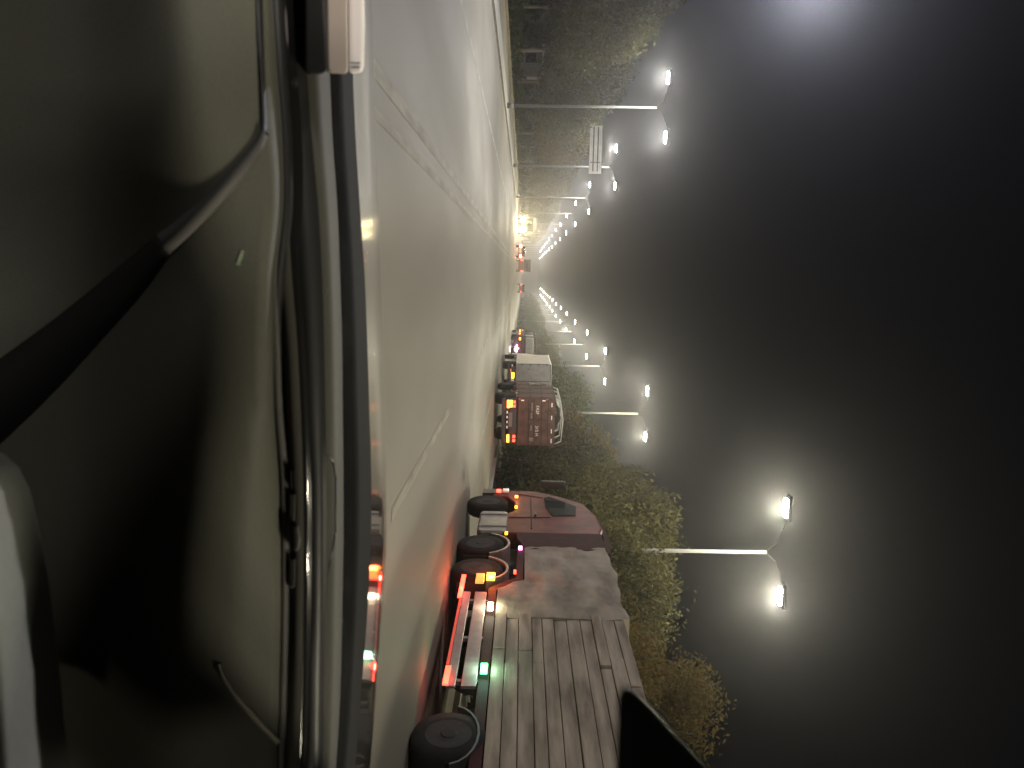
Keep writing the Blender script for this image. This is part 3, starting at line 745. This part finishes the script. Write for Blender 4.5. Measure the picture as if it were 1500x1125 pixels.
#          -150   0   110  200  300  400  500  600  700  800  900 1000 1125 1280
r_top  = [ 508, 514, 517, 521, 527, 534, 538, 541, 544, 543, 538, 530, 520, 508]
r_blk2 = [ 470, 477, 483, 487, 494, 498, 501, 502, 503, 503, 501, 499, 492, 482]
r_gl   = [ 436, 443, 450, 457, 466, 472, 475, 477, 478, 478, 477, 475, 473, 468]
r_bl   = [ 398, 402, 409, 416, 424, 430, 439, 445, 456, 457, 456, 452, 448, 440]
r_tr2  = [ 397, 401, 408, 415, 421, 427, 435, 440, 443, 444, 443, 441, 437, 430]
r_tr1  = [ 396, 400, 407, 414, 416, 408, 410, 414, 422, 423, 422, 420, 417, 410]
r_pt   = [ 395, 399, 406, 413, 414, 404, 404, 406, 413, 416, 416, 414, 411, 404]
r_p1   = [ 394, 398, 405, 412, 413, 403, 401, 402, 408, 411, 411, 409, 406, 399]
r_ridge= [ 360, 366, 380, 392, 400, 396, 394, 386, 368, 350, 336, 326, 316, 300]
r_m2   = [ 250, 255, 265, 275, 285, 285, 280, 272, 262, 252, 244, 236, 228, 220]
r_low  = [ 110, 110, 110, 110, 110, 110, 110, 110, 110, 110, 110, 110, 110, 110]
r_bot  = [-120] * 14
band('windscreen_cowl', MT['cowl'], [(r_blk2, 1.02), (r_top, 1.16)], .02)
band('dash_top', MT['dash2'], [(r_gl, .90), (r_blk2, 1.019)], .02)
band('dash_recess', MT['dark'], [(r_bl, .885), (r_gl, .899)], .02)
band('dash_shelf', MT['dash2'], [(r_tr2, .845), (r_bl, .884)], .015)
band('air_vent', MT['piano'], [(r_tr1, .850), (r_tr2, .846)], .02)
band('vent_trim', MT['satin'], [(r_pt, .832), (r_tr1, .838)], .012)
band('panel_gap', MT['dark'], [(r_p1, .834), (r_pt, .833)], .012)
def blend_y(a, b):
    def f(y):
        t_ = min(1, max(0, (y - 120) / 330)); t_ = t_ * t_ * (3 - 2 * t_); return a + (b - a) * t_
    return f
PR = [(r_bot, blend_y(.86, .88)), (r_low, blend_y(.80, .87)), (r_m2, blend_y(.740, .785)), (r_ridge, blend_y(.792, .790)), (r_p1, blend_y(.832, .832))]
def pdepth(x, y):
    xs = [interp(p[0], y) for p in PR]; ds = [p[1](y) for p in PR]
    x = min(max(x, xs[0]), xs[-1])
    i = 0
    while i < 3 and x > xs[i + 1]: i += 1
    t_ = (x - xs[i]) / (xs[i + 1] - xs[i])
    def slope(k_):
        a, b_ = max(0, k_ - 1), min(4, k_ + 1); return (ds[b_] - ds[a]) / (xs[b_] - xs[a])
    h = xs[i + 1] - xs[i]; m1, m2 = slope(i) * h, slope(i + 1) * h
    return (2 * t_**3 - 3 * t_**2 + 1) * ds[i] + (t_**3 - 2 * t_**2 + t_) * m1 + (-2 * t_**3 + 3 * t_**2) * ds[i + 1] + (t_**3 - t_**2) * m2
rows = []
for i in range(37):
    row = []
    for y in YS:
        xa, xb = interp(r_bot, y), interp(r_p1, y); x = xa + (xb - xa) * i / 36
        row.append(at(x, y, pdepth(x, y)))
    rows.append(row)
m = MB(); m.grid(rows); o = m.build('dash_panel', MT['dash'], CAR); me = o.data; pg = me.polygons[2000]
if pg.normal.dot(CAM - Vector(pg.center)) < 0: me.flip_normals()
q = o.modifiers.new('thick', 'SOLIDIFY'); q.thickness = .02; q.offset = -1
# seam and sweeping strip, light painted in: lit stretch grey, unlit stretch black
def ribbon(name, mat, pts, depth_of, lift=.012, thick=.012):
    """pts: (x, y, half width)"""
    L1 = []; L2 = []
    P = []
    for i in range(len(pts) - 1):
        for k_ in range(6):
            f = k_ / 6
            q0 = pts[max(0, i - 1)]; q1 = pts[i]; q2 = pts[i + 1]; q3 = pts[min(len(pts) - 1, i + 2)]
            P.append(tuple(.5 * (2 * b_ + (c - a) * f + (2 * a - 5 * b_ + 4 * c - d) * f * f + (3 * b_ - a - 3 * c + d) * f**3) for a, b_, c, d in zip(q0, q1, q2, q3)))
    P.append(pts[-1])
    rows = [[], [], []]
    for i, (x, y, hw) in enumerate(P):
        a = P[max(0, i - 1)]; c = P[min(len(P) - 1, i + 1)]
        d = Vector((c[0] - a[0], c[1] - a[1])).normalized(); nrm = Vector((-d.y, d.x))
        for q_, sgn, lf in ((0, -1, .25), (1, 0, 1), (2, 1, .25)):
            xx, yy = x + sgn * nrm.x * hw, y + sgn * nrm.y * hw
            rows[q_].append(at(xx, yy, depth_of(xx, yy) - lift * lf))
    m = MB(); m.grid(rows); o = m.build(name, mat, CAR)
    me = o.data; pg = me.polygons[len(me.polygons) // 2]
    if pg.normal.dot(CAM - Vector(pg.center)) < 0: me.flip_normals()
    s = o.modifiers.new('thick', 'SOLIDIFY'); s.thickness = thick; s.offset = -1
    return o
ribbon('seam', MT['dark'], [(377, -150, 5), (380, 0, 5), (384, 110, 4.5), (386, 190, 4)], pdepth, .005)
ribbon('lit_trim', MT['satin'], [(386, 190, 4), (378, 215, 9), (345, 258, 13), (305, 300, 13), (268, 334, 15), (236, 360, 17)], pdepth, .008)
ribbon('unlit_trim', MT['dark'], [(238, 358, 17), (190, 410, 26), (120, 478, 34), (40, 550, 44), (-70, 640, 55)], pdepth, .008)
ribbon('lit_trim', MT['edge'], [(320, 974, 1), (333, 1004, 4), (370, 1047, 5), (409, 1088, 5)], pdepth, .004, .006)
# air vent details
def pix_solid(name, mat, pts, y0, y1, parent=None, bev=0):
    m = MB(); m.solid([at(x, y, y0) for x, y in pts], [at(x, y, y1) for x, y in pts])
    o = m.build(name, mat, parent or CAR)
    if bev: q = o.modifiers.new('bevel', 'BEVEL'); q.width = bev; q.segments = 3
    return o
pix_solid('vent_tab', MT['satin'], [(428, 772), (437, 768), (440, 790), (438, 806), (430, 808)], .825, .838, bev=.003)
pix_solid('vent_block', MT['dash2'], [(423, 722), (433, 724), (432, 764), (423, 764)], .832, .842, bev=.002)
pix_solid('vent_block', MT['dash2'], [(423, 818), (433, 818), (432, 860), (424, 862)], .832, .842, bev=.002)
for xo in (426, 431): pix_solid('vent_slat', MT['satin'], [(xo, 690), (xo + 1.6, 690), (xo + 2.4, 716), (xo + .8, 716)], .832, .84)
m = MB(); pp = [at(x, y, d) for x, y, d in ((480, 668, .905), (488, 676, .94), (492, 700, .955), (492, 780, .955), (487, 808, .935), (479, 842, .905))]
m.path(pp, .0012, 6); m.build('airbag_seam', MT['dark'], CAR)
# little pale-green raised lettering on the panel
d0 = at(356, 366, pdepth(356, 366) - .0008); d1 = at(348, 389, pdepth(348, 389) - .0008)
xv = (d1 - d0).normalized(); nv = (CAM - d0).normalized(); zv = (nv - xv * nv.dot(xv)).normalized(); yv = zv.cross(xv)
rot = Matrix((xv, yv, zv)).transposed().to_4x4()
text('lettering', 'AIRBAG', .0046, (d0 + d1) / 2, rot, MT['g_text'], CAR, .0002)
# instrument cluster at the driver's side
CL = pix_solid('instrument_cluster', MT['dark'], [(447, -220), (468, -220), (480, 104), (474, 108), (452, 110), (447, 104)], .84, .96, bev=.004)
pix_solid('display_frame', MT['housing'], [(476, -220), (508, -220), (510, 104), (506, 108), (484, 107), (480, 100)], .865, .955, CL, .004)
pix_solid('lens', MT['satin'], [(462, -220), (468, -220), (482, 104), (478, 107)], .858, .864, CL)
DP = pix_solid('display', MT['g_disp'], [(509, -220), (531, -220), (534, 40), (533, 96), (530, 107), (512, 108)], .87, .95, CL, .004)
pix_solid('slot', MT['signrib'], [(513, 91), (528, 91), (528, 93), (513, 93)], .868, .869, DP)
pix_solid('slot', MT['signrib'], [(513, 97), (527, 97), (527, 99.5), (513, 99.5)], .868, .869, DP)
# pale padded shape low on the right and a dark wedge jutting in, both unidentified
ar = [(-80, 640), (8, 664), (30, 684), (46, 716), (58, 765), (74, 850), (90, 980), (104, 1125), (114, 1270), (16, 1270), (11, 1125), (4, 985), (8, 968), (18, 946), (17, 890), (10, 820), (0, 790), (-80, 780)]
m = MB(); nA = 9
m.solid([at(x, y, .66) for x, y in ar[:nA]] + [at(-200, 1270, .66), at(-200, 640, .66)], [at(x - 75 - .05 * max(0, y - 700), y + 10, .44) for x, y in ar[:nA]] + [at(-300, 1280, .44), at(-300, 650, .44)])
o = m.build('pale_pad', MT['padded'], CAR); q = o.modifiers.new('bevel', 'BEVEL'); q.width = .012; q.segments = 4
pix_solid('dark_wedge', MT['dark'], [(904, 1300), (902, 1125), (905, 1020), (913, 1005), (926, 1006), (945, 1022), (1040, 1125), (1190, 1300)], .21, .27, bev=.003)
# bonnet: closed shell curving down at its front edge
h_far = [ 540, 546, 549, 551, 554, 556, 558, 561, 564, 564, 558, 550, 540, 528]
rows = []
for f, d in [(i / 12, 1.19 + 1.01 * i / 12) for i in range(13)]:
    rows.append([at((interp(r_top, y) - 7) * (1 - f) + interp(h_far, y) * f + 15.5 * math.sin(math.pi * f) - 3 * f, y, d) for y in YS])
last = rows[-1]
rows.append([p + Vector((0, .07, -.035)) for p in last]); rows.append([p + Vector((0, .12, -.13)) for p in last]); rows.append([p + Vector((0, .14, -.40)) for p in last])
m = MB(); m.grid(rows); o = m.build('bonnet', MT['bonnet'], CAR); q = o.modifiers.new('thick', 'SOLIDIFY'); q.thickness = .01
# shell around us: roof, doors, rear, floor, plus added light blockers
b = MB(); b.box(-.75, .95, -2.0, .30, 1.60, 1.66, .02); b.build('roof', MT['lining'], CAR)
for x in (-.82, .98):
    b = MB(); b.box(x - .04, x + .04, -1.6, 1.15, .35, 1.02, .02); b.build('door', MT['dark'], CAR)
b = MB()
b.solid([Vector((.80, .92, 1.02)), Vector((.98, .92, 1.02)), Vector((.98, 1.15, 1.02)), Vector((.80, 1.15, 1.02))], [Vector((.78, .22, 1.60)), Vector((.95, .22, 1.60)), Vector((.95, .50, 1.60)), Vector((.78, .50, 1.60))]); b.build('unseen_shade_pillar', MT['lining'], CAR)  # unseen right pillar, added wide to shade the dashboard's right end
b = MB(); b.box(-.8, .96, -1.75, -1.65, .35, 1.15); b.build('rear_seat', MT['lining'], CAR)
for x in (-.80, .96):
    b = MB(); b.box(x - .02, x + .02, -1.98, -.34, 1.022, 1.598); b.build('rear_light_blocker', MT['dark'], CAR)  # unseen opaque walls, added to stop light from the lamps behind
for x0, x1 in ((-.72, -.14), (.26, .84)):
    b = MB(); b.box(x0, x1, -.52, -.32, .45, 1.22, .05); b.box(x0 + .16, x1 - .16, -.53, -.38, 1.26, 1.50, .04); b.build('unseen_seat_blocker', MT['lining'], CAR)  # unseen seat backs, added to keep rear light off the lower dashboard
b = MB(); b.box(-.8, .96, -1.7, 2.2, .28, .33); b.build('floor_pan', MT['dark'], CAR)
light('display_glow', 'POINT', at(500, -30, .80), .04, (1, .80, .70), .02, CL)

# ------------------------------------------------------------------ haze: the damp night air
b = MB(); b.box(-124, 124, -44, YE + 4, -1.0, 16)
hz, n, l, pb = new_mat('haze')
n.remove(pb); pv = n.new('ShaderNodeVolumePrincipled')
pv.inputs['Color'].default_value = (0.95, 0.96, 1.0, 1); pv.inputs['Density'].default_value = 0.0008; pv.inputs['Anisotropy'].default_value = 0.89
l.new(pv.outputs[0], n['Material Output'].inputs['Volume'])
tag(b.build('haze', hz), 'thin damp haze over the whole road', None, None, 'stuff')
